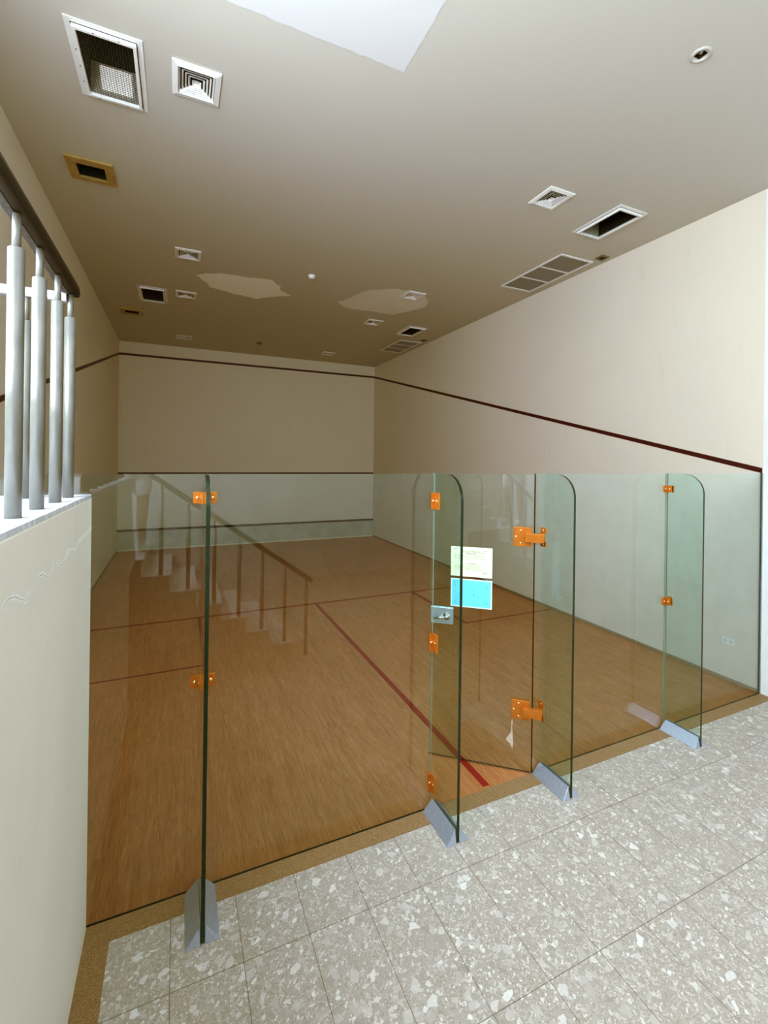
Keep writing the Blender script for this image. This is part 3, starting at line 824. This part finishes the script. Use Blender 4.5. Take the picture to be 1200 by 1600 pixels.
for s in (-1, 1):
    sh = pp(s*.18, -.01, 1.38); el = pp(s*.17 + .09, .12, 1.13) if s > 0 else pp(-.12, .20, 1.14)
    sh_ch.append([(pp(0, -.01, 1.38), .130), (sh, .072), (sh.lerp(el, .62), .066)])
    so_ch.append([(pp(0, 0, .88), .140), (pp(s*.09, 0, .82), .110), (pp(s*.10, .02, .56), .095)])
skin_mesh('shirt', sh_ch, SHIRT, person); skin_mesh('shorts', so_ch, SHORTS, person)
for s in (-1, 1):
    skin_mesh('shoe', [[(pp(s*.105, -.045, .045), .045), (pp(s*.112, .05, .04), .042), (pp(s*.122, .155, .032), .034), (pp(s*.124, .20, .028), .026)]], SHOE, person)
skin_mesh('hair', [[(pp(0, -.02, 1.60), .088), (pp(0, -.005, 1.665), .098), (pp(0, .01, 1.70), .088)]], HAIR, person)
for nm, r, f, z, rr, mt in (('nose', 0, .112, 1.605, .013, SKIN), ('mouth', 0, .100, 1.565, .014, LINE), ('eye', -.032, .103, 1.635, .010, WHITE), ('eye', .032, .103, 1.635, .010, WHITE), ('ear', -.086, .01, 1.61, .018, SKIN), ('ear', .086, .01, 1.61, .018, SKIN)):
    bm = BM(); bmesh.ops.create_uvsphere(bm, u_segments=12, v_segments=8, radius=rr)
    for v in bm.verts: v.co = pp(r, f, z) + v.co * (1 if nm != 'mouth' else .7)
    obj(nm, bm, mt, person)
ph = thing('mobile_phone', 'black phone held up by the person on the stairs', 'phone')
Mp = Matrix.Translation(phc) @ Matrix.Rotation(-.427, 4, 'Z')
bm = BM(); bx(bm, (-.037, -.004, -.075), (.037, .004, .075), Mp); obj('case', bm, PHONE, ph, .002)
bm = BM(); bx(bm, (-.034, -.0046, -.072), (.034, -.0041, .072), Mp); obj('screen', bm, simple('dark_screen', (.05, .06, .07), .1), ph)


# ------------------------------------------------------------------ lights
def area(name, loc, rot, sx, sy_, power, color):
    l = bpy.data.lights.new(name, 'AREA'); l.shape = 'RECTANGLE'; l.size = sx; l.size_y = sy_; l.energy = power; l.color = color
    o = bpy.data.objects.new(name, l); col.objects.link(o); o.location = loc; o.rotation_euler = rot; return o
for i, (a, b) in enumerate(wins):
    area('window_daylight', ((a+b)/2, YB + .02, (ZW0+ZW1)/2), (PI/2 * .97, 0, 0), b-a-.1, ZW1-ZW0-.1, 13, (.75, .885, 1.0))
area('side_fill_light', (.03, -2.2, 3.60), (0, -PI/2, 0), 2.2, 3.6, 330, (.75, .885, 1.0))  # unseen lamp added at the solid left wall to brighten the near end
area('side_fill_light', (.03, -4.9, 3.60), (0, -PI/2, 0), 2.2, 1.4, 110, (.75, .885, 1.0))  # second added fill lamp farther back, no window opening behind it

w = bpy.data.worlds.new('World'); sc.world = w; w.use_nodes = True
bg = w.node_tree.nodes['Background']; sky = w.node_tree.nodes.new('ShaderNodeTexSky'); sky.sky_type = 'NISHITA'
sky.sun_elevation = math.radians(50); sky.sun_rotation = math.radians(60); sky.sun_disc = False
w.node_tree.links.new(sky.outputs[0], bg.inputs[0]); bg.inputs[1].default_value = .25

# ------------------------------------------------------------------ camera
cam = bpy.data.cameras.new('camera'); co = bpy.data.objects.new('camera', cam); col.objects.link(co)
Rm = Matrix(((0.9100376, -0.0121927, -0.4143463), (-0.4143109, 0.0054176, -0.9101193), (0.0133416, 0.9999110, -0.0001213))).to_4x4()
co.matrix_world = Matrix.Translation((1.26119, -2.53053, 2.21422)) @ Rm
cam.sensor_fit = 'AUTO'; cam.sensor_width = 36; cam.lens = 716.956 / 1600 * 36
cam.shift_x = (600 - 604.312) / 1600; cam.shift_y = (717.578 - 800) / 1600
cam.clip_start = .02; cam.clip_end = 100
sc.camera = co

sc.view_settings.view_transform = 'Standard'
sc.view_settings.look = 'None'
sc.view_settings.exposure = 0.36
sc.view_settings.gamma = 0.90
sc.view_settings.use_curve_mapping = True        # the phone's warm shadows and neutral highlights
cmap = sc.view_settings.curve_mapping
for ci, pts in ((0, ((.06, .064), (.16, .167))), (1, ((.06, .0505), (.16, .148))), (2, ((.03, .012), (.07, .038), (.14, .108), (.27, .262), (.60, .60)))):
    for p in pts: cmap.curves[ci].points.new(*p)
cmap.update()
sc.cycles.max_bounces = 12; sc.cycles.diffuse_bounces = 8; sc.cycles.glossy_bounces = 6
sc.cycles.transparent_max_bounces = 40; sc.cycles.transmission_bounces = 8
sc.cycles.use_denoising = True; sc.cycles.sample_clamp_indirect = 8
